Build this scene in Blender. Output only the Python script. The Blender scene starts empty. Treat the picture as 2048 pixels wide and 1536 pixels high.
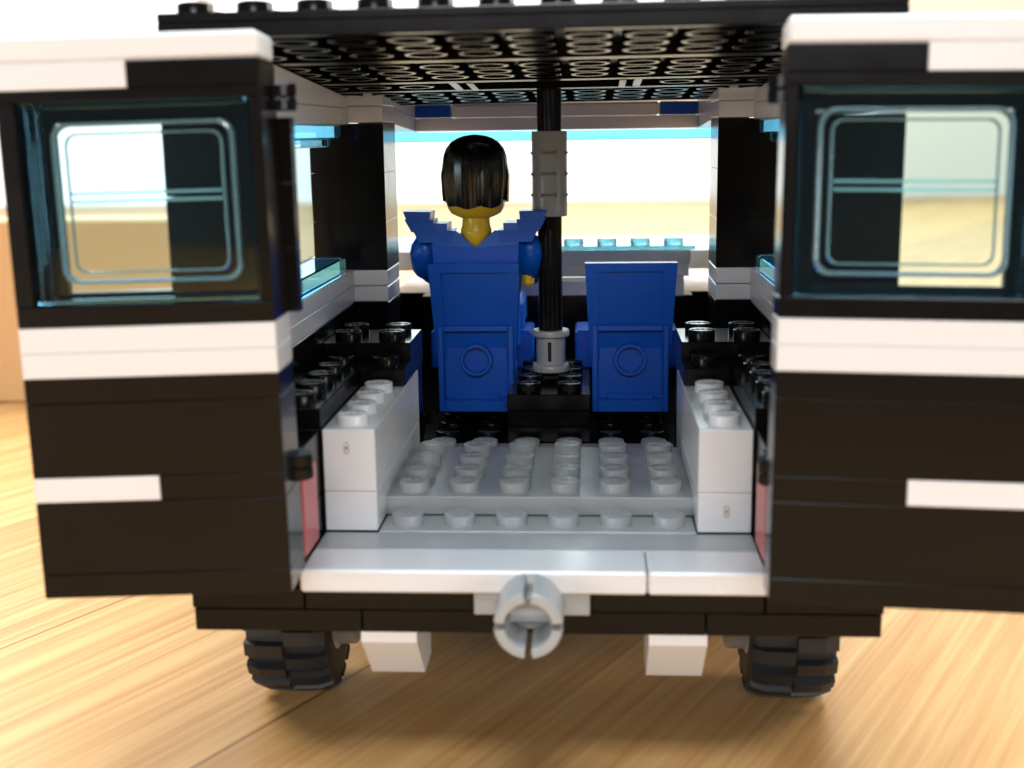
import bpy, math, random
from mathutils import Vector, Matrix
random.seed(7)
S = 0.01                      # one unit = 100 mm; everything below is written in millimetres
C = bpy.context.scene.collection
sc = bpy.context.scene

# ------------------------------------------------------------------ camera
def cam_axes(yaw, pitch, roll):
    cy, sy, cp, sp = math.cos(yaw), math.sin(yaw), math.cos(pitch), math.sin(pitch)
    cr, sr = math.cos(roll), math.sin(roll)
    f = Vector((sy*cp, cy*cp, -sp)); r = Vector((cy, -sy, 0)); u = r.cross(f)
    return r*cr + u*sr, -r*sr + u*cr, f
cr_, cu_, cf_ = cam_axes(-0.06457, 0.19740, -0.01386)
cam = bpy.data.objects.new('camera', bpy.data.cameras.new('camera'))
C.objects.link(cam)
m = Matrix.Identity(4)
for i in range(3):
    m[i][0], m[i][1], m[i][2] = cr_[i], cu_[i], -cf_[i]
m.translation = Vector((8.255, -163.835, 58.942))*S
cam.matrix_world = m
cam.data.sensor_width = 36
cam.data.lens = 2505.65/2048*36
cam.data.clip_start = 0.02; cam.data.clip_end = 200
cam.data.dof.use_dof = True
cam.data.dof.focus_distance = 235*S
cam.data.dof.aperture_fstop = cam.data.lens*1e-3/(1.9*S)
sc.camera = cam
sc.render.resolution_x, sc.render.resolution_y = 1024, 768

# ------------------------------------------------------------------ world, lights, exposure
w = bpy.data.worlds.new('World'); sc.world = w; w.use_nodes = True
bg = w.node_tree.nodes['Background']
bg.inputs[0].default_value = (0.86, 0.93, 1.0, 1); bg.inputs[1].default_value = 0.11
def area(name, loc, target, sx, sy, power, col):
    l = bpy.data.lights.new(name, 'AREA'); l.shape = 'RECTANGLE'
    l.size, l.size_y, l.energy, l.color = sx*S, sy*S, power, col
    o = bpy.data.objects.new(name, l); C.objects.link(o)
    o.location = Vector(loc)*S
    o.rotation_euler = (Vector(target)-Vector(loc)).to_track_quat('-Z', 'Y').to_euler()
    return o
area('window_light_ahead', (300, 420, 1500), (0, 0, 0), 1000, 800, 3300, (0.90, 0.96, 1.0))
area('window_light_low', (60, 1350, 330), (0, 60, 20), 1300, 420, 380, (0.86, 0.95, 1.0))
area('window_light_right', (1100, 650, 620), (40, 0, -20), 600, 500, 1300, (1.0, 0.96, 0.9))
area('window_light_left', (-850, 800, 700), (-60, 0, -20), 600, 500, 1900, (1.0, 0.97, 0.92))
area('room_light_behind_camera', (20, -850, 400), (0, 0, 30), 420, 110, 260, (0.97, 0.97, 1.0))
area('ceiling_bounce', (0, -260, 1000), (0, 10, 0), 420, 260, 560, (0.82, 0.92, 1.0))
area('room_light_behind_right', (950, -900, 90), (0, 0, 35), 700, 260, 480, (0.93, 0.945, 1.0))
area('room_light_behind_left', (-850, -950, 90), (0, 0, 35), 700, 260, 440, (0.92, 0.95, 1.0))
sc.view_settings.view_transform = 'Standard'; sc.view_settings.look = 'None'
sc.view_settings.exposure = 0.0; sc.view_settings.gamma = 1.0
sc.view_settings.use_curve_mapping = False
sc.render.engine = 'CYCLES'
sc.cycles.max_bounces = 14; sc.cycles.transmission_bounces = 12; sc.cycles.glossy_bounces = 6
sc.cycles.diffuse_bounces = 5; sc.cycles.transparent_max_bounces = 12

# ------------------------------------------------------------------ materials
def new_mat(name):
    m = bpy.data.materials.new(name); m.use_nodes = True
    nt = m.node_tree; return m, nt, nt.nodes['Principled BSDF']
def plastic(name, col, rough=0.22, var=0.06, bump=0.02, spec=0.5, sss=0.0):
    m, nt, p = new_mat(name)
    tc = nt.nodes.new('ShaderNodeTexCoord')
    n = nt.nodes.new('ShaderNodeTexNoise'); n.inputs['Scale'].default_value = 6; n.inputs['Detail'].default_value = 5
    nt.links.new(tc.outputs['Object'], n.inputs['Vector'])
    mix = nt.nodes.new('ShaderNodeMix'); mix.data_type = 'RGBA'
    mix.inputs['A'].default_value = tuple(c*(1-var) for c in col)+(1,)
    mix.inputs['B'].default_value = tuple(min(1, c*(1+var)) for c in col)+(1,)
    nt.links.new(n.outputs['Fac'], mix.inputs['Factor']); nt.links.new(mix.outputs['Result'], p.inputs['Base Color'])
    n2 = nt.nodes.new('ShaderNodeTexNoise'); n2.inputs['Scale'].default_value = 22; n2.inputs['Detail'].default_value = 8
    nt.links.new(tc.outputs['Object'], n2.inputs['Vector'])
    mr = nt.nodes.new('ShaderNodeMapRange'); mr.inputs['From Min'].default_value = 0.3; mr.inputs['From Max'].default_value = 0.75
    mr.inputs['To Min'].default_value = rough*0.92; mr.inputs['To Max'].default_value = rough*1.15
    nt.links.new(n2.outputs['Fac'], mr.inputs['Value']); nt.links.new(mr.outputs['Result'], p.inputs['Roughness'])
    b = nt.nodes.new('ShaderNodeBump'); b.inputs['Strength'].default_value = bump; b.inputs['Distance'].default_value = 0.01
    n3 = nt.nodes.new('ShaderNodeTexNoise'); n3.inputs['Scale'].default_value = 9; n3.inputs['Detail'].default_value = 2
    nt.links.new(tc.outputs['Object'], n3.inputs['Vector']); nt.links.new(n3.outputs['Fac'], b.inputs['Height'])
    nt.links.new(b.outputs['Normal'], p.inputs['Normal'])
    p.inputs['Specular IOR Level'].default_value = spec
    if sss:
        p.inputs['Subsurface Weight'].default_value = sss; p.inputs['Subsurface Scale'].default_value = 0.01
    return m
BLACK = plastic('black_plastic', (0.005, 0.0045, 0.0045), 0.20, 0.2, 0.02, 0.22)
WHITE = plastic('white_plastic', (0.79, 0.795, 0.80), 0.24, 0.02, 0.02)
GREY = plastic('light_grey_plastic', (0.40, 0.42, 0.425), 0.32, 0.05, 0.02)
BLUE = plastic('blue_plastic', (0.002, 0.098, 0.56), 0.33, 0.06, 0.02, 0.35)
YELLOW = plastic('yellow_plastic', (0.86, 0.57, 0.025), 0.25, 0.04, 0.02)
HAIR = plastic('black_hair_plastic', (0.004, 0.0035, 0.003), 0.25, 0.2, 0.02)
RUBBER = plastic('tyre_rubber', (0.009, 0.010, 0.012), 0.5, 0.15, 0.1)
STAIN = plastic('brown_stain', (0.66, 0.55, 0.46), 0.5, 0.2)
def tinted(name, surf, absorb, dens, rough=0.03):
    m, nt, p = new_mat(name)
    p.inputs['Base Color'].default_value = surf+(1,); p.inputs['Transmission Weight'].default_value = 1
    p.inputs['Roughness'].default_value = rough; p.inputs['IOR'].default_value = 1.5
    tc = nt.nodes.new('ShaderNodeTexCoord'); n = nt.nodes.new('ShaderNodeTexNoise')
    n.inputs['Scale'].default_value = 7; nt.links.new(tc.outputs['Object'], n.inputs['Vector'])
    b = nt.nodes.new('ShaderNodeBump'); b.inputs['Strength'].default_value = 0.02; b.inputs['Distance'].default_value = 0.01
    nt.links.new(n.outputs['Fac'], b.inputs['Height']); nt.links.new(b.outputs['Normal'], p.inputs['Normal'])
    v = nt.nodes.new('ShaderNodeVolumeAbsorption'); v.inputs['Color'].default_value = absorb+(1,)
    v.inputs['Density'].default_value = dens
    nt.links.new(v.outputs['Volume'], nt.nodes['Material Output'].inputs['Volume'])
    return m
TBLUE = tinted('clear_light_blue', (0.82, 0.965, 1.0), (0.10, 0.76, 0.97), 20)
TEDGE = tinted('moulded_edge_glow', (0.42, 0.90, 1.0), (0.3, 0.85, 0.97), 6, 0.12)  # brighter copy of the clear blue; light gathering in moulded edges put into colour
TEDGE.node_tree.nodes['Principled BSDF'].inputs['Transmission Weight'].default_value = 0.74
TRED = plastic('red_reflection_plastic', (0.60, 0.14, 0.14), 0.3)
_TR = tinted('clear_red', (1.0, 0.16, 0.12), (0.9, 0.05, 0.04), 30, 0.1)

m, nt, p = new_mat('thin_clear_blue_pane'); TPANE = m
_o = nt.nodes['Material Output']
_t = nt.nodes.new('ShaderNodeBsdfTransparent'); _g = nt.nodes.new('ShaderNodeBsdfGlossy'); _g.inputs['Roughness'].default_value = 0.04
_f = nt.nodes.new('ShaderNodeFresnel'); _f.inputs['IOR'].default_value = 1.4
_x = nt.nodes.new('ShaderNodeMixShader'); _q = nt.nodes.new('ShaderNodeTexNoise'); _q.inputs['Scale'].default_value = 5
_rr = nt.nodes.new('ShaderNodeValToRGB'); _rr.color_ramp.elements[0].color = (0.90, 0.97, 0.985, 1); _rr.color_ramp.elements[1].color = (0.93, 0.985, 0.99, 1)
nt.links.new(_q.outputs['Fac'], _rr.inputs['Fac']); nt.links.new(_rr.outputs['Color'], _t.inputs['Color'])
nt.links.new(_f.outputs[0], _x.inputs[0]); nt.links.new(_t.outputs[0], _x.inputs[1]); nt.links.new(_g.outputs[0], _x.inputs[2])
nt.links.new(_x.outputs[0], _o.inputs['Surface'])
def wood(name, c1, c2, c3, ang, plank, scale=1.0, rough=0.32, seam=True):
    """boards along direction ang (world xy), plank width in mm"""
    m, nt, p = new_mat(name)
    N, L = nt.nodes, nt.links
    geo = N.new('ShaderNodeNewGeometry')
    mp = N.new('ShaderNodeMapping'); mp.vector_type = 'POINT'
    mp.inputs['Rotation'].default_value = (0, 0, -ang)
    L.new(geo.outputs['Position'], mp.inputs['Vector'])
    sep = N.new('ShaderNodeSeparateXYZ'); L.new(mp.outputs['Vector'], sep.inputs[0])   # x along grain, y across
    def math_(op, a, b=None, c=None):
        n = N.new('ShaderNodeMath'); n.operation = op
        for i, v in enumerate((a, b, c)):
            if v is None: continue
            if isinstance(v, (int, float)): n.inputs[i].default_value = v
            else: L.new(v, n.inputs[i])
        return n.outputs[0]
    yy = math_('ADD', sep.outputs['Y'], OFF*S)
    row = math_('DIVIDE', yy, plank*S)
    idx = math_('FLOOR', row); fr = math_('SUBTRACT', row, idx)
    wn = N.new('ShaderNodeTexWhiteNoise'); wn.noise_dimensions = '1D'; L.new(idx, wn.inputs['W'])
    # grain
    comb = N.new('ShaderNodeCombineXYZ')
    L.new(math_('MULTIPLY', math_('ADD', sep.outputs['X'], math_('MULTIPLY', wn.outputs['Value'], 9.0)), 0.55*scale), comb.inputs['X'])
    L.new(math_('MULTIPLY', sep.outputs['Y'], 21.0*scale), comb.inputs['Y']); L.new(math_('MULTIPLY', wn.outputs['Value'], 7.0), comb.inputs['Z'])
    n1 = N.new('ShaderNodeTexNoise'); n1.inputs['Scale'].default_value = 1.2; n1.inputs['Detail'].default_value = 6; n1.inputs['Distortion'].default_value = 0.6
    L.new(comb.outputs[0], n1.inputs['Vector'])
    n2 = N.new('ShaderNodeTexNoise'); n2.inputs['Scale'].default_value = 3.8; n2.inputs['Detail'].default_value = 8
    L.new(comb.outputs[0], n2.inputs['Vector'])
    f = math_('ADD', math_('MULTIPLY', n1.outputs['Fac'], 0.52), math_('MULTIPLY', n2.outputs['Fac'], 0.48))
    cr = N.new('ShaderNodeValToRGB'); e = cr.color_ramp.elements
    e[0].position = 0.36; e[0].color = c1+(1,); e[1].position = 0.64; e[1].color = c3+(1,)
    k = cr.color_ramp.elements.new(0.48); k.color = c2+(1,)
    L.new(f, cr.inputs['Fac'])
    hs = N.new('ShaderNodeHueSaturation'); L.new(cr.outputs['Color'], hs.inputs['Color'])
    L.new(math_('ADD', math_('MULTIPLY', wn.outputs['Value'], 0.22), 0.89), hs.inputs['Value'])
    out = hs.outputs['Color']
    if seam:
        d = math_('MINIMUM', fr, math_('SUBTRACT', 1.0, fr))
        mk = math_('MULTIPLY', math_('LESS_THAN', d, 0.005), math_('LESS_THAN', row, 0.5) if False else math_('GREATER_THAN', row, -0.5))
        mx = N.new('ShaderNodeMix'); mx.data_type = 'RGBA'; L.new(math_('MULTIPLY', mk, 0.6), mx.inputs['Factor'])
        L.new(out, mx.inputs['A']); mx.inputs['B'].default_value = (0.10, 0.045, 0.02, 1); out = mx.outputs['Result']
    L.new(out, p.inputs['Base Color'])
    p.inputs['Roughness'].default_value = rough; p.inputs['Specular IOR Level'].default_value = 0.12
    b = N.new('ShaderNodeBump'); b.inputs['Strength'].default_value = 0.10; b.inputs['Distance'].default_value = 0.01
    L.new(f, b.inputs['Height']); L.new(b.outputs['Normal'], p.inputs['Normal'])
    return m
OFF = 0
GR = math.atan2(0.88, 0.475)
# seam passes through (-38.5, 15.7): choose the offset so that it does
_n = (-38.5)*(-math.sin(GR)) + 15.7*math.cos(GR)
OFF = -_n
FLOORM = wood('oiled_pine_boards', (0.45, 0.225, 0.072), (0.55, 0.30, 0.108), (0.65, 0.395, 0.165), GR, 60.8, rough=0.42)
BOARDM = wood('varnished_board', (0.72, 0.44, 0.21), (0.77, 0.50, 0.25), (0.80, 0.54, 0.28), 0.0, 5000, 0.35, 0.5, False)
DARKBOARD = wood('skirting_wood', (0.30, 0.16, 0.08), (0.36, 0.20, 0.10), (0.42, 0.25, 0.13), 0.0, 5000, 0.25, 0.6, False)
m, nt, p = new_mat('cream_wall'); WALLM = m
p.inputs['Roughness'].default_value = 0.9
_n = nt.nodes.new('ShaderNodeTexNoise'); _n.inputs['Scale'].default_value = 1.5
_r = nt.nodes.new('ShaderNodeValToRGB'); _r.color_ramp.elements[0].color = (0.80, 0.76, 0.66, 1); _r.color_ramp.elements[1].color = (0.86, 0.83, 0.74, 1)
nt.links.new(_n.outputs['Fac'], _r.inputs['Fac']); nt.links.new(_r.outputs['Color'], p.inputs['Base Color'])
m, nt, p = new_mat('daylight_pane'); GLOW = m
p.inputs['Base Color'].default_value = (0.8, 0.8, 0.8, 1)
p.inputs['Emission Color'].default_value = (1.0, 0.99, 0.97, 1); p.inputs['Emission Strength'].default_value = 1.35

# ------------------------------------------------------------------ mesh builder
def letters():
    cu = bpy.data.curves.new('stud_mark', 'FONT'); cu.body = 'LEGO'; cu.size = 1.55; cu.extrude = 0.07; cu.align_x = 'CENTER'; cu.align_y = 'CENTER'; cu.offset = 0.02; cu.resolution_u = 1
    o = bpy.data.objects.new('stud_mark', cu); C.objects.link(o); bpy.context.view_layer.update()
    me = o.to_mesh(); V = [tuple(v.co) for v in me.vertices]; F = [tuple(p.vertices) for p in me.polygons]
    o.to_mesh_clear(); bpy.data.objects.remove(o); bpy.data.curves.remove(cu)
    return V, F
LV, LF = letters()
class MB:
    def __init__(s): s.v, s.f, s.m, s.sm, s.mats = [], [], [], [], []
    def mi(s, mat):
        if mat not in s.mats: s.mats.append(mat)
        return s.mats.index(mat)
    def add(s, vs, fs, mat, smooth=False, M=None):
        o = len(s.v); k = s.mi(mat)
        s.v += [tuple((M @ Vector(v)) if M else v) for v in vs]
        s.f += [tuple(i+o for i in f) for f in fs]; s.m += [k]*len(fs)
        s.sm += (smooth if isinstance(smooth, list) else [smooth]*len(fs))
    def box(s, x0, x1, y0, y1, z0, z1, mat, c=0.16, M=None, top=None):
        if x0 > x1: x0, x1 = x1, x0
        if y0 > y1: y0, y1 = y1, y0
        X, Y, Z = (x0, x1), (y0, y1), (z0, z1)
        V = []; idx = {}
        c = min(c, (x1-x0)*.3, (y1-y0)*.3, (z1-z0)*.3)
        for i in (0, 1):
            for j in (0, 1):
                for k in (0, 1):
                    sx, sy, sz = (1, -1)[i], (1, -1)[j], (1, -1)[k]
                    for a in range(3):
                        p = [X[i], Y[j], Z[k]]
                        if a != 0: p[0] += sx*c
                        if a != 1: p[1] += sy*c
                        if a != 2: p[2] += sz*c
                        if top and k == 1: p[2] += top(p[1])
                        idx[(i, j, k, a)] = len(V); V.append(tuple(p))
        F = []
        def q(*l): F.append(tuple(idx[t] for t in l))
        q((0,0,0,0),(0,0,1,0),(0,1,1,0),(0,1,0,0)); q((1,0,0,0),(1,1,0,0),(1,1,1,0),(1,0,1,0))
        q((0,0,0,1),(1,0,0,1),(1,0,1,1),(0,0,1,1)); q((0,1,0,1),(0,1,1,1),(1,1,1,1),(1,1,0,1))
        q((0,0,0,2),(0,1,0,2),(1,1,0,2),(1,0,0,2)); q((0,0,1,2),(1,0,1,2),(1,1,1,2),(0,1,1,2))
        for j in (0, 1):
            for k in (0, 1):   # edges along x
                a = [(0,j,k,1),(1,j,k,1),(1,j,k,2),(0,j,k,2)]; q(*(a if (j == k) else a[::-1]))
        for i in (0, 1):
            for k in (0, 1):   # along y
                a = [(i,0,k,0),(i,0,k,2),(i,1,k,2),(i,1,k,0)]; q(*(a if (i == k) else a[::-1]))
        for i in (0, 1):
            for j in (0, 1):   # along z
                a = [(i,j,0,0),(i,j,0,1),(i,j,1,1),(i,j,1,0)]; q(*(a[::-1] if (i != j) else a))
        for i in (0, 1):
            for j in (0, 1):
                for k in (0, 1):
                    a = [(i,j,k,0),(i,j,k,1),(i,j,k,2)]; q(*a)
        s.add(V, F, mat, False, M)
    def lathe(s, prof, mat, n=24, M=None, smooth=True, arc=None, axis='z'):
        """prof: list of (r, h); closed surface of revolution round z"""
        V, F = [], []
        full = arc is None; a0, a1 = (0, 2*math.pi) if full else arc
        m = n if full else n+1
        for i in range(m):
            a = a0+(a1-a0)*i/n
            for r, h in prof: V.append((r*math.cos(a), r*math.sin(a), h))
        k = len(prof)
        for i in range(n):
            j = (i+1) % m if full else i+1
            for t in range(k-1):
                if prof[t][0] == 0 and prof[t+1][0] == 0: continue
                F.append((i*k+t, j*k+t, j*k+t+1, i*k+t+1))
        if not full and prof[0] == prof[-1]:
            F.append(tuple(range(k-2, -1, -1))); F.append(tuple(n*k+t for t in range(k-1)))
        A = {'z': Matrix.Identity(4), 'x': Matrix.Rotation(math.pi/2, 4, 'Y'), 'y': Matrix.Rotation(-math.pi/2, 4, 'X')}[axis]
        s.add(V, F, mat, smooth, (M @ A) if M else A)
    def stud(s, x, y, z, mat, M=None, logo=True):
        T = Matrix.Translation((x, y, z)); T = (M @ T) if M else T
        s.lathe([(2.4, -0.2), (2.4, 0), (2.4, 1.5), (2.36, 1.58), (2.2, 1.66), (2.0, 1.68), (0, 1.68)], mat, 28, T)
        if logo: s.add(LV, LF, mat, False, T @ Matrix.Translation((0, 0, 1.72)))
    def prism(s, prof, x0, x1, mat, M=None):
        """profile of (y,z) extruded along x"""
        n = len(prof)
        V = [(x0, y, z) for y, z in prof]+[(x1, y, z) for y, z in prof]
        F = [tuple(range(n-1, -1, -1)), tuple(range(n, 2*n))]+[(i, (i+1) % n, n+(i+1) % n, n+i) for i in range(n)]
        s.add(V, F, mat, False, M)
    def build(s, name, parent=None, loc=(0, 0, 0), label=None):
        me = bpy.data.meshes.new(name)
        me.from_pydata([tuple(c*S for c in v) for v in s.v], [], s.f)
        for mt in s.mats: me.materials.append(mt)
        me.polygons.foreach_set('material_index', s.m); me.polygons.foreach_set('use_smooth', s.sm)
        me.validate(); me.update()
        import bmesh as _b
        bm = _b.new(); bm.from_mesh(me); _b.ops.recalc_face_normals(bm, faces=bm.faces); 
        for e in bm.edges:
            if len(e.link_faces) == 2 and e.calc_face_angle(0) > math.radians(35): e.smooth = False
        bm.to_mesh(me); bm.free()
        o = bpy.data.objects.new(name, me); C.objects.link(o)
        o.location = Vector(loc)*S
        if parent: o.parent = parent
        if label: o['label'] = label
        return o
def tag(o, label=None, cat=None, group=None, kind=None):
    for k, v in (('label', label), ('category', cat), ('group', group), ('kind', kind)):
        if v: o[k] = v
    return o
def empty(name, loc=(0, 0, 0)):
    o = bpy.data.objects.new(name, None); o.empty_display_size = 0.1; C.objects.link(o); o.location = Vector(loc)*S
    return o

GZ = -29.0
# ------------------------------------------------------------------ the setting
b = MB(); b.add([(-4000, -1500, GZ), (4000, -1500, GZ), (4000, 3000, GZ), (-4000, 3000, GZ)], [(0, 1, 2, 3)], FLOORM)
tag(b.build('floor'), 'pale wooden board floor with diagonal grain under the toy van', kind='structure')
b = MB()
WY = 1500
b.box(-3500, -1400, WY, WY+60, GZ, 2400, WALLM); b.box(395, 3500, WY, WY+60, GZ, 2400, WALLM)
b.box(-1400, 395, WY, WY+60, 1500, 2400, WALLM)
tag(b.build('wall'), 'cream wall far behind the toy van', kind='structure')
wroot = empty('window', (-500, WY, GZ)); tag(wroot, 'tall overexposed daylight window far behind the toy van', 'window')
b = MB(); b.box(-900, 895, 20, 30, 0, 1529, GLOW); b.build('daylight_pane', wroot)
b = MB()
for x in (-900, -2, 875): b.box(x, x+20, -4, 18, 0, 1529, WHITE)
b.box(-880, -2, -3, 17, 1505, 1529, WHITE); b.box(18, 875, -3, 17, 1505, 1529, WHITE)
b.build('window_frame', wroot)
b = MB(); b.box(-900, -97, 243, 262, GZ, 33, BOARDM, 1.0)
tag(b.build('wooden_panel'), 'upright orange wooden panel standing on the floor left of and behind the toy van', 'wooden panel')

# ------------------------------------------------------------------ the toy van
van = empty('toy_van', (0, 80, GZ))
tag(van, 'black and white brick-built toy van with both rear doors open, resting on the wooden floor', 'toy van')
VO = (0, -80, -GZ)            # children are modelled in scene coordinates, this undoes the parent's place
def part(bd, name, parent=van, label=None):
    return bd.build(name, parent, VO if parent is van else (0, 0, 0), label)

RS = 0.05855                  # the roof plates droop towards the front
def roof_z(y): return 71.88-(y-1.5)*RS
def shear(z):                 # upper white course follows the roof
    def f(y): return roof_z(y)-0.35-z
    return f

# chassis: black plates, seams between pieces
b = MB()
b.box(-48, -24.1, 1.1, 40, -9.8, -6.5, BLACK); b.box(-24, 24, 1.1, 40, -9.8, -6.5, BLACK); b.box(24.1, 48, 1.1, 40, -9.8, -6.5, BLACK)
b.box(-48, 48, 40.1, 190, -9.8, -6.5, BLACK)
b.box(-48.2, -32.15, 0.9, 40, -6.4, -3.25, BLACK); b.box(-32, -8.1, 0.9, 15.9, -6.4, -3.25, BLACK)
b.box(8.1, 32, 0.9, 15.9, -6.4, -3.25, BLACK); b.box(32.15, 48.2, 0.9, 40, -6.4, -3.25, BLACK)
b.box(-32, 32, 16, 72, -6.4, -3.3, BLACK); b.box(-48, 48, 72.1, 190, -6.4, -3.3, BLACK)
b.box(-32, 32, 56.5, 136, -3.2, -0.1, BLACK)
for x in (-20, -12, -28, 20, 28, 12):
    for y in (76, 84, 92): b.stud(x, y, -0.1, BLACK)
part(b, 'chassis')
# tow coupling
b = MB(); b.box(-8, 8, -0.6, 7.9, -6.4, -3.3, GREY); b.box(-3, 3, -3.5, -0.5, -6.3, -2.6, GREY)
Mx = Matrix.Translation((-0.1, -9.0, -4.6)) @ Matrix.Rotation(-math.pi/2, 4, 'X')
for k in range(4):
    g = 0.13; a0 = math.pi/2*k+math.pi/2+g; a1 = a0+math.pi/2-2*g
    b.lathe([(3.15, 0), (3.3, -0.15), (4.35, -0.15), (4.6, 0.2), (4.6, 8.2), (3.2, 8.2), (3.0, 4), (3.15, 0)], GREY, 12, Mx, True, (a0, a1))
b.lathe([(0, 7.4), (3.3, 7.4), (3.3, 8.4), (0, 8.4)], GREY, 24, Mx)
part(b, 'tow_socket')
# bumper tiles
b = MB(); b.box(-32.05, 15.75, -1.3, 7.9, -3.1, 0.2, WHITE, 0.35); b.box(15.95, 32.05, -1.3, 7.9, -3.1, 0.2, WHITE, 0.35)
part(b, 'bumper')
b = MB(); b.box(-32, 32, 8.0, 15.95, -3.2, 0.1, GREY, 0.2)
part(b, 'door_sill')
# load floor
b = MB()
b.box(-23.9, 23.9, 16.05, 23.9, -3.2, 0.25, GREY, 0.15); b.box(-23.9, 23.9, 24.7, 71.8, -3.2, 0.0, GREY, 0.15)
b.box(-24.2, 24.2, 24.0, 56, 0.35, 3.3, GREY, 0.15)
for i in range(6):
    x = -20+8*i
    b.stud(x, 20, 0.25, GREY)
    for y in (28, 36, 44, 52): b.stud(x, y, 3.3, GREY)
    for y in (60, 68): b.stud(x, y, 0, GREY)
part(b, 'load_floor')
# white side bricks
for sgn in (-1, 1):
    b = MB()
    b.box(sgn*24, sgn*31.9, 16, 64, 6.45, 16.0, WHITE, 0.14); b.box(sgn*24, sgn*31.9, 16, 64, 0.3, 6.38, WHITE, 0.14)
    for y in (20, 28, 36, 44): b.stud(sgn*28, y, 16, WHITE)
    # small brown moulding marks
    mx, mz = (-28.3, 13.2) if sgn < 0 else (28.2, 3.6)
    T = Matrix.Translation((mx, 15.93, mz)) @ Matrix.Diagonal((0.45, 1, 1, 1)) @ Matrix.Rotation(math.pi/2, 4, 'X')
    for dz in (-0.42, 0.42):
        T2 = Matrix.Translation((mx, 15.95, mz+dz*1.0)) @ Matrix.Diagonal((0.8, 1, 1, 1)) @ Matrix.Rotation(math.pi/2, 4, 'X')
        b.lathe([(0.28, -0.02), (0.28, 0.05), (0.55, 0.05), (0.55, -0.02)], STAIN, 14, T2)
    part(b, 'load_edge_brick', label='white brick with studs at the %s edge of the load floor' % ('left' if sgn < 0 else 'right'))

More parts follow.
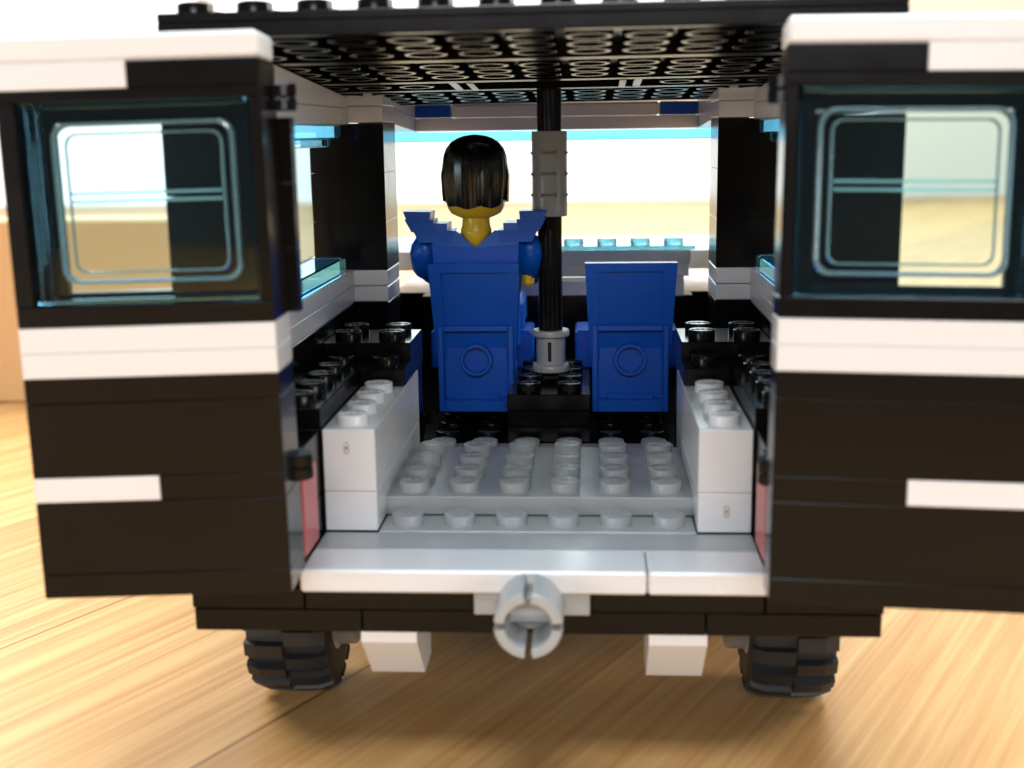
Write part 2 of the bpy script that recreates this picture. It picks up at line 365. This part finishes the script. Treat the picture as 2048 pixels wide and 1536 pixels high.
# side walls
for sgn in (-1, 1):
    s = sgn
    b = MB()
    # rear corner post
    b.box(s*32.3, s*48, 1.0, 15.6, -3.2, 6.3, BLACK); b.box(s*32.3, s*48, 1.0, 15.6, 6.4, 16.0, BLACK)
    b.box(s*40.2, s*48, 0.8, 16, 16.1, 25.5, BLACK)
    for k in range(3): b.box(s*40.2, s*48, 0.8, 30 if s < 0 else 44, 32.1+9.6*k, 41.6+9.6*k, BLACK)
    # wheel arch courses
    b.box(s*32.1, s*40, 16.2, 55.9, -3.2, 16, BLACK); b.box(s*32.1, s*40, 16.2, 55.9, 16.05, 19.2, BLACK)
    b.box(s*40.1, s*48, 16.2, 136, -3.2, 25.5, BLACK)
    for y in (20, 28, 36, 44, 52): b.stud(s*36, y, 19.2, BLACK)
    b.box(s*24.1, s*32, 48.1, 55.9, 16.1, 19.2, BLACK); b.stud(s*28, 52, 19.2, BLACK)
    b.box(s*24.1, s*40, 56.05, 71.9, 16.1, 19.2, BLACK); b.box(s*24.1, s*40, 56.05, 71.9, 19.25, 22.4, BLACK)
    b.box(s*24.3, s*40, 64.1, 71.9, 0, 16.0, BLACK)
    for x in (28, 36):
        for y in (60, 68): b.stud(s*x, y, 22.4, BLACK)
    b.box(s*32.1, s*40, 72.1, 104, -3.2, 16, BLACK); b.box(s*33.1, s*40, 88.7, 104.2, 16.1, 25.5, BLACK)
    part(b, 'wheel_arch')
    b = MB()
    b.box(s*40, s*48, 1.0, 48, 25.6, 28.75, WHITE); b.box(s*40, s*48, 1.0, 63.9, 28.8, 32, WHITE)
    b.box(s*40, s*48, 48.1, 88.6, 25.6, 28.75, WHITE); b.box(s*40, s*48, 64, 88.6, 28.8, 32, WHITE)
    b.box(s*33.1, s*48, 88.7, 104.3, 25.6, 28.7, WHITE); b.box(s*33.1, s*48, 88.75, 104.3, 28.85, 32, WHITE)
    b.box(s*40, s*48, 104.4, 140, 25.6, 31.9, WHITE)
    # upper courses, following the roof
    b.box(s*40, s*48, 1.0, 60, 61.1, 64.2, WHITE); b.box(s*40, s*48, 60.1, 88.6, 61.1, 64.2, WHITE)
    b.box(s*40, s*48, 1.0, 72, 64.3, 68.5, WHITE, top=shear(68.5)); b.box(s*40, s*48, 72.1, 88.6, 64.3, 67, WHITE, top=shear(67))
    part(b, 'side_wall', label='%s wall of the van body, white courses above and below the window' % ('left' if s < 0 else 'right'))
    # window pillars
    b = MB()
    for k in range(3):
        b.box(s*33.1, s*48, 88.7, 104.2, 32.1+9.75*k, 41.8+9.75*k, BLACK, 0.05)
    part(b, 'pillar')
    b = MB()
    zt = lambda y: (0.9 - (y-88.7)*0.042)
    for z0, z1 in ((61.5, 64.65), (64.75, 67.9)):
        b.box(s*33.1, s*40.9, 88.7, 104.3, z0, z1, WHITE); b.box(s*41, s*48, 88.9, 104.3, z0, z1, WHITE)
    n = 6
    for z0, z1 in ((61.5, 64.65), (64.75, 67.9)):
        vs = []
        for y in (104.4, 140):
            d = -(y-96)*0.045
            vs += [(s*33.1, y, z0+d), (s*41, y, z0+d), (s*41, y, z1+d), (s*33.1, y, z1+d)]
        b.add(vs, [(0, 1, 2, 3), (7, 6, 5, 4), (0, 4, 5, 1), (1, 5, 6, 2), (2, 6, 7, 3), (3, 7, 4, 0)], WHITE)
    part(b, 'roof_beam')
    # side window, one clear blue moulding
    b = MB()
    b.box(s*39.9, s*47, 40, 79.8, 32.1, 35.6, TBLUE, 0.25); UB = MB(); UB.box(s*39.9, s*47, 40, 79.8, 58.4, 61.0, TBLUE, 0.25); UB.box(s*41.5, s*44.5, 42, 77.5, 56.9, 58.45, TBLUE, 0.2)
    sw = part(b, 'side_window'); UB.build('window_head', sw)
    b = MB(); b.box(s*46.0, s*47.0, 40, 80.2, 35.7, 58.3, TBLUE, 0.1); b.build('pane', sw)
    # red tile standing in for a red reflection on the corner post's inner face
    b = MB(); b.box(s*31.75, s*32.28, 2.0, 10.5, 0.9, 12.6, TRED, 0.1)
    part(b, 'red_reflection_tile')
    # hinge barrels
    for zz in (13.9, 62.1):
        b = MB()
        for z in (zz, zz+1.75):
            T = Matrix.Translation((-31.3 if s < 0 else 32.0, -3.0 if s < 0 else -5.0, z))
            b.lathe([(0, 0), (2.1, 0), (2.25, 0.2), (2.25, 1.5), (2.1, 1.7), (0, 1.7)], BLACK, 20, T)
        b.box(s*31, s*40, -2.2, 0.75, zz+.1, zz+3.2, BLACK)
        part(b, 'hinge')

b = MB()
for k in range(3): b.box(-40, -30.3, -1.6, 0.7, 36.2+8.4*k, 44.55+8.4*k, BLACK, 0.05)
part(b, 'hinge_post')
b = MB()
for k in range(3): b.box(33.2, 40.15, 0.9, 8, 32.1+9.6*k, 41.65+9.6*k, BLACK, 0.05)
part(b, 'hinge_post')

# cab: bulkhead, windscreen, header
b = MB()
b.box(-40, 40, 137, 189, -3.2, 21.3, BLACK); b.box(-32, 32, 130, 137, -3.2, 21.3, BLACK)
part(b, 'bulkhead')
b = MB()
b.box(-32, 32, 136, 143.8, 28.15, 31.2, WHITE); b.box(-32, 31.5, 136.2, 143.8, 25.0, 28.1, WHITE)
b.box(-29.5, 29.8, 128.2, 136, 21.5, 24.9, WHITE); b.box(24.2, 29.7, 127.8, 128.6, 21.4, 26.6, WHITE)
b.prism([(147, 25.6), (147, 30.2), (150, 32.3), (160, 32.7), (189, 27.9), (189, 25.6)], -48, 48, WHITE)
part(b, 'dashboard')
b = MB()
b.box(-33, 33, 134.5, 142, 59.6, 62.6, WHITE)
b.box(-24.4, 24.0, 134.8, 142, 62.7, 65.8, WHITE, 0.4)
part(b, 'windscreen_header')
for xa, xb in ((-33, -24.6), (24.2, 33)):
    b = MB(); b.box(xa, xb, 134.9, 142, 62.7, 65.8, BLUE); part(b, 'header_corner_plate')
b = MB()
b.box(-40, 40, 136, 146, 57.2, 59.5, TBLUE, 0.2); b.box(-33, 33, 136.3, 144, 31.3, 32.3, TEDGE, 0.2)
for i in range(8): b.stud(-28+8*i, 140, 32.3, TEDGE, None, False)
ws = part(b, 'windscreen')
b = MB(); b.box(-40, 40, 145.2, 146.2, 32.5, 57.1, TPANE, 0.1); b.build('pane', ws)

# roof: plates with rims and tubes underneath, studs on top
b = MB()
TR = Matrix.Translation((0, 1.5, 71.88)) @ Matrix.Rotation(-math.atan(RS), 4, 'X') @ Matrix.Rotation(-0.0055, 4, 'Y')
def roof_plate(s0, s1, x0=-48, x1=48):
    a = 0.06
    b.box(x0, x1, s0+a, s1-a, 2.0, 3.2, BLACK, 0.15, TR)
    b.box(x0, x1, s0+a, s0+1.5, 0, 2.0, BLACK, 0.12, TR); b.box(x0, x1, s1-1.5, s1-a, 0, 2.0, BLACK, 0.12, TR)
    b.box(x0, x0+1.5, s0+1.5, s1-1.5, 0, 2.0, BLACK, 0.12, TR); b.box(x1-1.5, x1, s0+1.5, s1-1.5, 0, 2.0, BLACK, 0.12, TR)
    n, m_ = int((x1-x0)/8), int((s1-s0)/8)
    for i in range(1, n):
        for j in range(1, m_):
            T = TR @ Matrix.Translation((x0+8*i, s0+8*j, 0))
            b.lathe([(2.45, 2.05), (2.45, 0.1), (2.55, 0.02), (3.12, 0.02), (3.25, 0.12), (3.25, 2.05)], BLACK, 28, T)
    for i in range(n):
        for j in range(m_):
            b.stud(x0+8*i+4, s0+8*j+4, 3.2, BLACK, TR, False)
roof_plate(0, 32); roof_plate(32, 64)
roof_plate(64, 80, -48, -16); roof_plate(64, 80, 16, 48)
b.box(-15.9, 15.9, 64.1, 79.9, 1.9, 3.2, BLACK, 0.15, TR); b.box(-15.9, 15.9, 64.1, 65.3, 0, 1.9, BLACK, 0.1, TR); b.box(-15.9, 15.9, 78.7, 79.9, 0, 1.9, BLACK, 0.1, TR)
roof_plate(80, 112)
b.box(-48, 48, 112.2, 146, 2.6, 5.8, BLACK, 0.15, TR)
b.box(-14.2, -13.0, 65.5, 79, -0.15, 0.06, GREY, 0.05, TR); b.box(13.4, 14.6, 65.5, 79, -0.15, 0.06, GREY, 0.05, TR)
part(b, 'roof')

# centre console, pole
b = MB()
for k in range(3): b.box(-8, 8, 72.2, 104, 0.05+3.2*k, 3.15+3.2*k, BLACK)
for x in (-4, 4):
    for y in (76, 84, 92, 100): b.stud(x, y, 9.55, BLACK)
part(b, 'centre_console')
b = MB()
PM = Matrix.Translation((0, 88, 0))
V, F = [], []; n = 48
for z in (10.5, 75):
    for i in range(n):
        a = 2*math.pi*i/n; r = 2.42 - (0.13 if i % 4 in (0,) else 0.0)
        V.append((r*math.cos(a), r*math.sin(a), z))
for i in range(n): F.append((i, (i+1) % n, n+(i+1) % n, n+i))
F += [tuple(range(n-1, -1, -1)), tuple(range(n, 2*n))]
b.add(V, F, BLACK, False, PM)
pole = part(b, 'pole')
b = MB()
b.lathe([(2.5, 11.4), (3.72, 11.4), (3.8, 11.6), (3.8, 12.4), (3.6, 12.75), (2.95, 12.9), (2.95, 18.3), (3.6, 18.45), (3.8, 18.7), (3.8, 19.5), (3.6, 19.8), (2.5, 19.8), (2.5, 11.4)], GREY, 40, PM)
b.box(-0.5, 0.2, 84.9, 85.4, 13.6, 17.6, BLACK, 0.15)
b.build('bushing', pole)
b = MB()
b.lathe([(2.5, 42.7), (3.35, 42.7), (3.5, 42.9), (3.5, 59.0), (3.4, 59.3), (2.5, 59.3), (2.5, 42.7)], GREY, 40, PM)
for z in (46.9, 51.0, 55.1):
    for a in (0, 90, 180, 270):
        T = PM @ Matrix.Rotation(math.radians(a), 4, 'Z') @ Matrix.Translation((3.45, 0, z))
        b.add([(-.2, -1.6, -.45), (-.2, 1.6, -.45), (-.2, 1.6, .45), (-.2, -1.6, .45), (.42, -1.5, 0), (.42, 1.5, 0)],
              [(0, 1, 5, 4), (3, 4, 5, 2), (0, 4, 3), (1, 2, 5), (0, 3, 2, 1)], GREY, False, T)
b.build('sleeve', pole)

# seats
def seat(cx, label):
    root = bpy.data.objects.new('seat', None); root.empty_display_size = 0.05; C.objects.link(root)
    root.parent = van; root.location = Vector(VO)*S; root['label'] = label
    b = MB()
    def slab(w0, w1, y0, y1, z0, z1, th):
        vs = []
        for w, y, z in ((w0, y0, z0), (w1, y1, z1)):
            vs += [(cx-w, y, z), (cx+w, y, z), (cx+w, y+th, z), (cx-w, y+th, z)]
        b.add(vs, [(3, 2, 1, 0), (4, 5, 6, 7), (0, 1, 5, 4), (1, 2, 6, 5), (2, 3, 7, 6), (3, 0, 4, 7)], BLUE)
    # back: frame round a shallow recess
    yb, yt, zb, zt = 84.5, 80.5, 14.0, 33.9
    fy = lambda z: yb+(yt-yb)*(z-zb)/(zt-zb)
    fw = lambda z: 8.0+(9.0-8.0)*(z-zb)/(zt-zb)
    slab(8.0, 9.0, fy(zb)+0.8, fy(zt)+0.8, zb, zt-0.02, 2.4)
    def strip(xa0, xb0, z0, xa1, xb1, z1):
        vs = []
        for xa, xb, z in ((xa0, xb0, z0), (xa1, xb1, z1)):
            y = fy(z); vs += [(cx+xa, y, z), (cx+xb, y, z), (cx+xb, y+0.9, z), (cx+xa, y+0.9, z)]
        b.add(vs, [(3, 2, 1, 0), (4, 5, 6, 7), (0, 1, 5, 4), (1, 2, 6, 5), (2, 3, 7, 6), (3, 0, 4, 7)], BLUE)
    strip(-8.0, -6.0, zb, -9.0, -6.6, zt); strip(6.0, 8.0, zb, 6.6, 9.0, zt)
    strip(-6.6, 6.6, zt-1.7, -6.6, 6.6, zt)
    bk = b.build('backrest', root)
    b = MB()
    # lower box, open to the rear
    z0, z1, Y = 3.8, 21.4, 82.6
    b.box(cx-7.6, cx-6.5, Y, Y+12, z0, z1, BLUE, .15); b.box(cx+6.5, cx+7.6, Y, Y+12, z0, z1, BLUE, .15)
    b.box(cx-6.5, cx+6.5, Y+0.02, Y+12, z1-1.2, z1-0.02, BLUE, .15); b.box(cx-6.5, cx+6.5, Y+0.02, Y+12, z0, z0+2.4, BLUE, .15)
    b.box(cx-6.5, cx+6.5, Y+2.2, Y+11, z0+2.4, z1-1.2, BLUE, .1)
    b.box(cx-4.6, cx+4.6, Y+0.8, Y+2.3, z0+2.4, z0+3.6, BLUE, .1); 
    T = Matrix.Translation((cx, Y+0.3, 14.3)) @ Matrix.Rotation(-math.pi/2, 4, 'X')
    b.lathe([(2.55, 2), (2.55, 0.1), (2.65, 0), (3.15, 0), (3.25, 0.1), (3.25, 2)], BLUE, 30, T)
    b.build('seat_base', root)
    b = MB(); b.box(cx-11.2, cx+10.5, 100, 113, 9.5, 17.6, BLUE, 0.4); b.build('cushion', root)
    return root
seat(-14.9, 'blue seat behind the toy driver, left of the pole')
seat(16.0, 'empty blue seat right of the pole')

# mud flaps (inverted slopes) and wheels
for x0, x1 in ((-24.3, -16.4), (16.2, 24.3)):
    b = MB(); b.prism([(1.3, -9.85), (1.3, -11.4), (9.0, -19.3), (16, -19.3), (16, -9.85)], x0, x1, WHITE)
    part(b, 'mud_flap')
def wheel(x, y, s):
    root = bpy.data.objects.new('wheel', None); root.empty_display_size = 0.05; C.objects.link(root)
    root.parent = van; root.location = Vector((x, y-80, -16-GZ))*S
    b = MB(); R = 12.9
    b.lathe([(6.3, -6.2), (9.5, -6.5), (11.1, -6.1), (11.6, -5.2), (11.8, 0), (11.6, 5.2), (11.1, 6.1), (9.5, 6.5), (6.3, 6.2)], RUBBER, 48, None, True, None, 'x')
    nb = 18
    for k in range(nb):
        for side in (-1, 1):
            a = 2*math.pi*(k+(0.5 if side > 0 else 0))/nb
            T = Matrix.Rotation(a, 4, 'X')
            x0, x1 = (0.15, 6.3) if side > 0 else (-6.3, -0.15)
            h = 2*math.pi*R/nb*0.29
            xs = (x0, x1); out = 5.4*side
            vs = []
            for xx in sorted((x0, x1), key=abs):
                rr = R if abs(xx) < 1 else R-0.9
                vs += [(xx, -h, 11.0), (xx, h, 11.0), (xx, h*0.85, rr), (xx, -h*0.85, rr)]
            xm = out*0.72
            b.add(vs[:4]+[(out*0.8, -h, 11), (out*0.8, h, 11), (out*0.8, h*.85, R-.15), (out*0.8, -h*.85, R-.15)]+vs[4:],
                  [(0, 1, 2, 3), (0, 4, 5, 1), (1, 5, 6, 2), (2, 6, 7, 3), (3, 7, 4, 0), (4, 8, 9, 5), (5, 9, 10, 6), (6, 10, 11, 7), (7, 11, 8, 4), (8, 11, 10, 9)], RUBBER, False, T)
    b.build('tyre', root)
    b = MB()
    b.lathe([(0, -s*2.0), (3.3, -s*2.0), (3.4, -s*9.2), (3.7, -s*9.5), (5.2, -s*9.5), (5.5, -s*9.2), (5.6, -s*6.5), (6.6, -s*6.0), (6.6, s*5.9), (5.6, s*5.9), (5.2, s*2), (0, s*2)], GREY, 32, None, True, None, 'x')
    b.build('rim', root)
    return root
for s in (-1, 1):
    for y in (25.5, 125): wheel(s*38.7, y, s)

# rear doors
def door(org, ang, sag, zx, zy, s, label):
    sd = Vector((s*math.cos(ang), math.sin(ang), sag)).normalized()
    zd = Vector((zx, zy, 1)).normalized(); ex = sd*s
    ey = zd.cross(ex).normalized(); zd = (zd-ex*zd.dot(ex)).normalized()
    M = Matrix.Identity(4)
    for i in range(3): M[i][0], M[i][1], M[i][2], M[i][3] = ex[i], ey[i], zd[i], org[i]
    root = bpy.data.objects.new('door', None); root.empty_display_size = 0.05; C.objects.link(root)
    root.parent = van; root['label'] = label
    ML = M.copy(); ML.translation = (Vector(org)+Vector(VO))*S
    root.matrix_local = ML
    D = 10.3 if s < 0 else 7.8
    b = MB()
    W = lambda a, c, z0, z1, m, ch=.09: b.box(s*a, s*c, 0, D, z0, z1, m, ch)
    W(0, 32, -3.2, -0.03, BLACK); W(0, 32, 0, 9.55, BLACK)
    W(0, 15.95, 9.6, 12.77, BLACK); W(16, 32, 9.6, 12.77, WHITE)
    W(0, 32, 12.8, 22.35, BLACK); W(0, 32, 22.4, 25.57, BLACK)
    W(0, 32, 25.62, 28.75, WHITE); W(0, 32, 28.8, 31.97, WHITE)
    b.build('door_panel', root)
    b = MB()
    W(0, 15.95, 60.83, 63.97, BLACK); W(16, 32, 60.83, 63.97, WHITE)
    W(0, 32, 64.0, 67.2, WHITE, .45)
    b.build('door_header', root)
    b = MB(); T, B_, SD = 59.4, 34.6, 1.5
    b.box(0, s*32, 0, D, 32.02, B_, BLACK); b.box(0, s*32, 0, D, T, 60.8, BLACK)
    b.box(0, s*SD, 0.02, D, B_, T, BLACK, .1); b.box(s*(32-2.2), s*32, 0.02, D, B_, T, BLACK, .1)
    b.box(s*SD, s*(SD+2.6), 5.8, 7.4, B_, T, BLACK, .1); b.box(s*(29.8-2.6), s*29.8, 5.8, 7.4, B_, T, BLACK, .1)
    b.box(s*(SD+2.6), s*(29.8-2.6), 5.8, 7.4, T-2.4, T, BLACK, .1); b.box(s*(SD+2.6), s*(29.8-2.6), 5.8, 7.4, B_, B_+1.2, BLACK, .1)
    b.build('window_frame', root)
    b = MB(); x0, x1 = SD+.05, 32-2.25
    z0, z1 = B_+.05, T-.05
    b.box(s*x0, s*(x0+.7), 1.6, 5.6, z0, z1, TBLUE, .1); b.box(s*(x1-.7), s*x1, 1.6, 5.6, z0, z1, TBLUE, .1)
    b.box(s*(x0+.7), s*(x1-.7), 1.6, 5.6, z0, z0+.7, TBLUE, .1); b.box(s*(x0+.7), s*(x1-.7), 1.6, 5.6, z1-.7, z1, TBLUE, .1)
    # pane with a raised rounded rectangle and cross bar, one continuous moulding
    def rr(inset, rad, n=7):
        a0, a1, c0, c1 = x0+inset, x1-inset, z0+inset*0.85, z1-inset*0.85
        pts = []
        for cx, cz, st in ((a1-rad, c1-rad, 0), (a0+rad, c1-rad, 90), (a0+rad, c0+rad, 180), (a1-rad, c0+rad, 270)):
            for k in range(n):
                a = math.radians(st+90*k/(n-1)); pts.append((s*(cx+rad*math.cos(a)), cz+rad*math.sin(a)))
        return pts
    rings = [(0.7, 0.1, 4.0), (2.7, 2.0, 4.0), (2.85, 1.9, 3.3), (3.2, 1.8, 3.2), (3.4, 1.7, 4.0), (4.25, 1.4, 4.0), (4.33, 1.4, 3.75), (4.5, 1.35, 3.75), (4.6, 1.3, 4.0)]
    V, F = [], []; n = 28
    for ins, rad, y in rings: V += [(px, y, pz) for px, pz in rr(ins, rad)]
    for k in range(len(rings)-1):
        for i in range(n): F.append((k*n+i, k*n+(i+1) % n, (k+1)*n+(i+1) % n, (k+1)*n+i))
    base = (len(rings)-1)*n; F.append(tuple(base+i for i in range(n)))
    # back face
    o = len(V); V += [(px, 5.2, pz) for px, pz in rr(0.7, 0.1)]
    F.append(tuple(o+n-1-i for i in range(n)))
    for i in range(n): F.append((i, o+i, o+(i+1) % n, (i+1) % n))
    ring = F[n:n*4]+F[n*5:n*8]; rest = F[:n]+F[n*4:n*5]+F[n*8:]
    o2 = len(b.v); k1, k2 = b.mi(TEDGE), b.mi(TBLUE); b.v += V
    for fs, kk in ((ring, k1), (rest, k2)):
        b.f += [tuple(i+o2 for i in f) for f in fs]; b.m += [kk]*len(fs); b.sm += [False]*len(fs)
    zm = 48.3
    for dz in (0, 1.0): b.box(s*(x0+4.7), s*(x1-4.7), 3.2, 3.94, zm-dz-.2, zm-dz+.2, TEDGE, .12)
    b.build('window_pane', root)
    return root
door((-30.39, -12.47, 4.43), -0.060, -0.017, -0.004, 0.017, -1, 'left rear door swung open with a clear blue window')
door((29.99, -15.89, 4.96), -0.061, -0.013, 0.003, 0.071, 1, 'right rear door swung open with a clear blue window')

# ------------------------------------------------------------------ toy driver
fig = empty('toy_figure', (-14.6, 92, 12))
tag(fig, 'toy driver with black hair and blue suit seen from behind on the left seat', 'toy figure')
FO = (14.6, -92, -12)
def fpart(b, name, parent=fig): return b.build(name, parent, FO if parent is fig else (0, 0, 0))
cx, cy = -14.6, 86.0
def loft(b, secs, mat, n=28, smooth=True, M=None):
    """secs: (cx, cy, z, rx, ry, power)"""
    V, F = [], []
    for X, Y, z, rx, ry, p in secs:
        for i in range(n):
            a = 2*math.pi*i/n; c, s_ = math.cos(a), math.sin(a)
            V.append((X+rx*math.copysign(abs(c)**(2/p), c), Y+ry*math.copysign(abs(s_)**(2/p), s_), z))
    for k in range(len(secs)-1):
        for i in range(n): F.append((k*n+i, k*n+(i+1) % n, (k+1)*n+(i+1) % n, (k+1)*n+i))
    F += [tuple(range(n-1, -1, -1)), tuple((len(secs)-1)*n+i for i in range(n))]
    b.add(V, F, mat, smooth, M)
b = MB()
loft(b, [(cx, cy, 36.8, .6, 1.5, 2), (cx, cy, 37.6, 1.9, 2.6, 2), (cx, cy, 39.2, 2.9, 3.2, 2), (cx, cy, 40.2, 3.1, 3.1, 2), (cx, cy, 41.2, 2.8, 2.8, 2),
         (cx, cy, 42.6, 2.75, 2.8, 2), (cx, cy, 42.9, 3.6, 3.6, 2), (cx, cy, 43.5, 4.9, 4.7, 2), (cx, cy, 44.6, 5.6, 5.3, 2.1), (cx, cy, 46.2, 5.95, 5.6, 2.2), (cx, cy, 52, 5.95, 5.6, 2.2), (cx, cy, 56, 5.0, 4.8, 2)], YELLOW, 36)
fpart(b, 'head')
b = MB()
V, F = [], []; n = 96; zs = [45.3, 45.8, 47, 49, 51, 53, 54.8, 56.2, 57.3, 58.1, 58.6, 58.85]
rx = [5.6, 5.85, 6.1, 6.35, 6.5, 6.5, 6.3, 5.75, 4.85, 3.6, 2.2, .3]
for k, z in enumerate(zs):
    t = max(0, min(1, (58-z)/8))
    for i in range(n):
        a = 2*math.pi*i/n
        g = (abs(math.sin(a*19+math.sin(a*5)*.9))**0.6-.6)*0.30*t
        if k == 0: g += 0.0
        r = rx[k]+g
        p = 2.5
        c, s_ = math.cos(a), math.sin(a)
        rr_ = 1/((abs(c)**p+abs(s_)**p)**(1/p))
        back = max(0, -s_)
        zz = z-(0.75*back*(0.6+0.4*math.cos(a*7)) if k == 0 else 0)
        V.append((cx+c*r*rr_*0.98, cy+s_*r*rr_*0.97, zz))
for k in range(len(zs)-1):
    for i in range(n): F.append((k*n+i, k*n+(i+1) % n, (k+1)*n+(i+1) % n, (k+1)*n+i))
F += [tuple(range(n-1, -1, -1)), tuple((len(zs)-1)*n+i for i in range(n))]
b.add(V, F, HAIR, True)
for sx in (-1, 1):   # side locks in front of the ears
    loft(b, [(cx+sx*6.2, cy+1.0, 46.0, .38, 2.4, 3), (cx+sx*6.3, cy+1.0, 48, .4, 2.6, 3), (cx+sx*6.4, cy+.8, 51, .4, 2.8, 2.5), (cx+sx*6.1, cy, 54, .2, 2, 2)], HAIR, 16)
fpart(b, 'hair')
for sx in (-1, 1):
    b = MB(); loft(b, [(cx+sx*5.95, cy+2.6, 45.6, .5, 1.5, 2.5), (cx+sx*6.05, cy+2.6, 48.6, .5, 1.5, 2.5)], YELLOW, 14)
    fpart(b, 'ear_piece')
# torso: tapered, V neck, rounded shoulders
b = MB()
loft(b, [(cx, 93.5, 16, 8.0, 4.0, 5), (cx, 91.5, 26, 8.2, 4.2, 5), (cx-.0, 90, 32.5, 9.2, 4.2, 5), (cx, 88.8, 35.5, 9.7, 4.2, 4.5), (cx, 88.2, 37.6, 9.9, 4.1, 4), (cx, 88.6, 38.6, 9.4, 3.3, 4), (cx, 89.3, 39.4, 7.4, 2.2, 3)], BLUE, 40)
# raised collar panels left and right of the V
for sx in (-1, 1):
    b.add([(cx, 83.2, 36.9), (cx+sx*8.6, 83.2, 37.6), (cx+sx*8.2, 83.3, 31.5), (cx, 83.3, 31.5),
           (cx+sx*3.9, 83.5, 40.3), (cx+sx*7.5, 83.6, 39.6),
           (cx, 84.6, 36.9), (cx+sx*8.6, 85, 37.6), (cx+sx*3.9, 85.5, 40.3), (cx+sx*7.5, 85.6, 39.6)],
          [(0, 3, 2, 1), (0, 1, 5, 4), (4, 5, 9, 8), (0, 4, 8, 6), (1, 7, 9, 5)], BLUE)
fpart(b, 'torso')
for sx in (-1, 1):   # stepped shoulder pads
    b = MB()
    def slabp(xa, xb, z0, z1, y0, y1, tilt=0.0, tap=0.9):
        X0, X1 = cx+sx*xa, cx+sx*xb
        b.add([(X0, y0, z0-tilt*0), (X1-sx*tap, y0, z0+tilt), (X1, y0+.2, z1+tilt), (X0-sx*tap*.3, y0+.2, z1),
               (X0, y1, z0), (X1-sx*tap, y1, z0+tilt), (X1, y1, z1+tilt), (X0-sx*tap*.3, y1, z1)],
              [(0, 1, 2, 3), (7, 6, 5, 4), (0, 4, 5, 1), (1, 5, 6, 2), (2, 6, 7, 3), (3, 7, 4, 0)], BLUE)
    slabp(4.8, 12.4, 37.9, 40.3, 83.2, 92, 0.1, 1.2)
    slabp(5.6, 9.0, 40.32, 41.7, 83.4, 92, 0.0, .2)
    slabp(8.6, 14.0, 39.9, 42.4, 83.0, 91, 0.15, 1.4)
    slabp(8.9, 14.2, 42.45, 44.0, 82.9, 91, 0.1, .6)
    fpart(b, 'shoulder_pad')
# arms as skinned tubes
def tube(b, pts, mat, n=18):
    """pts: (Vector, radius)"""
    V, F = [], []
    P = [Vector(p) for p, r in pts]
    for k, (p, r) in enumerate(pts):
        d = (P[min(k+1, len(P)-1)]-P[max(k-1, 0)]).normalized()
        u = d.cross(Vector((1, 0.05, 0))).normalized(); v = d.cross(u)
        for i in range(n):
            a = 2*math.pi*i/n; V.append(tuple(P[k]+(u*math.cos(a)+v*math.sin(a))*r))
    for k in range(len(pts)-1):
        for i in range(n): F.append((k*n+i, k*n+(i+1) % n, (k+1)*n+(i+1) % n, (k+1)*n+i))
    F += [tuple(range(n-1, -1, -1)), tuple((len(pts)-1)*n+i for i in range(n))]
    b.add(V, F, mat, True)
for sx in (-1, 1):
    b = MB()
    X = cx+sx*9.6
    tube(b, [((X, 88.3, 38.9), .3), ((X+sx*.2, 88.2, 38.6), 1.5), ((X+sx*.6, 88, 37.8), 2.4), ((X+sx*.9, 88, 36.6), 2.9), ((X+sx*1.1, 88, 35.4), 3.0), ((X+sx*1.1, 88.5, 34.2), 2.95),
             ((X+sx*1.1, 89.8, 33.2), 2.8), ((X+sx*1.1, 90.2, 33.0), 3.05), ((X+sx*1.1, 90.8, 32.8), 3.05), ((X+sx*1.1, 91.2, 32.7), 2.7), ((X+sx*1.0, 93, 32.0), 2.6), ((X+sx*.9, 96, 31), 2.5), ((X+sx*.6, 99, 30), 2.4), ((X+sx*.5, 99.4, 29.8), 1.6)], BLUE, 24)
    arm = fpart(b, 'arm')
    b = MB()
    hx = X+sx*.3
    tube(b, [((hx, 99.5, 29.8), 1.5), ((hx, 102, 30.0), 1.5)], YELLOW, 16)
    T = Matrix.Translation((hx, 104.4, 30)) @ Matrix.Rotation(math.pi/2, 4, 'Y')
    b.lathe([(1.7, -1.6), (3.0, -1.6), (3.0, 1.6), (1.7, 1.6), (1.7, -1.6)], YELLOW, 16, T, True, (0.7, 2*math.pi-0.7))
    h = b.build('hand', arm)
for sx in (-1, 1):
    b = MB(); b.box(cx+sx*.4, cx+sx*8.3, 100, 118, 17.7, 24.0, BLUE, .8)
    fpart(b, 'leg')
b = MB(); b.box(cx+8.9, cx+11.2, 88.6, 93, 28.4, 31.6, YELLOW, .7); fpart(b, 'glove')
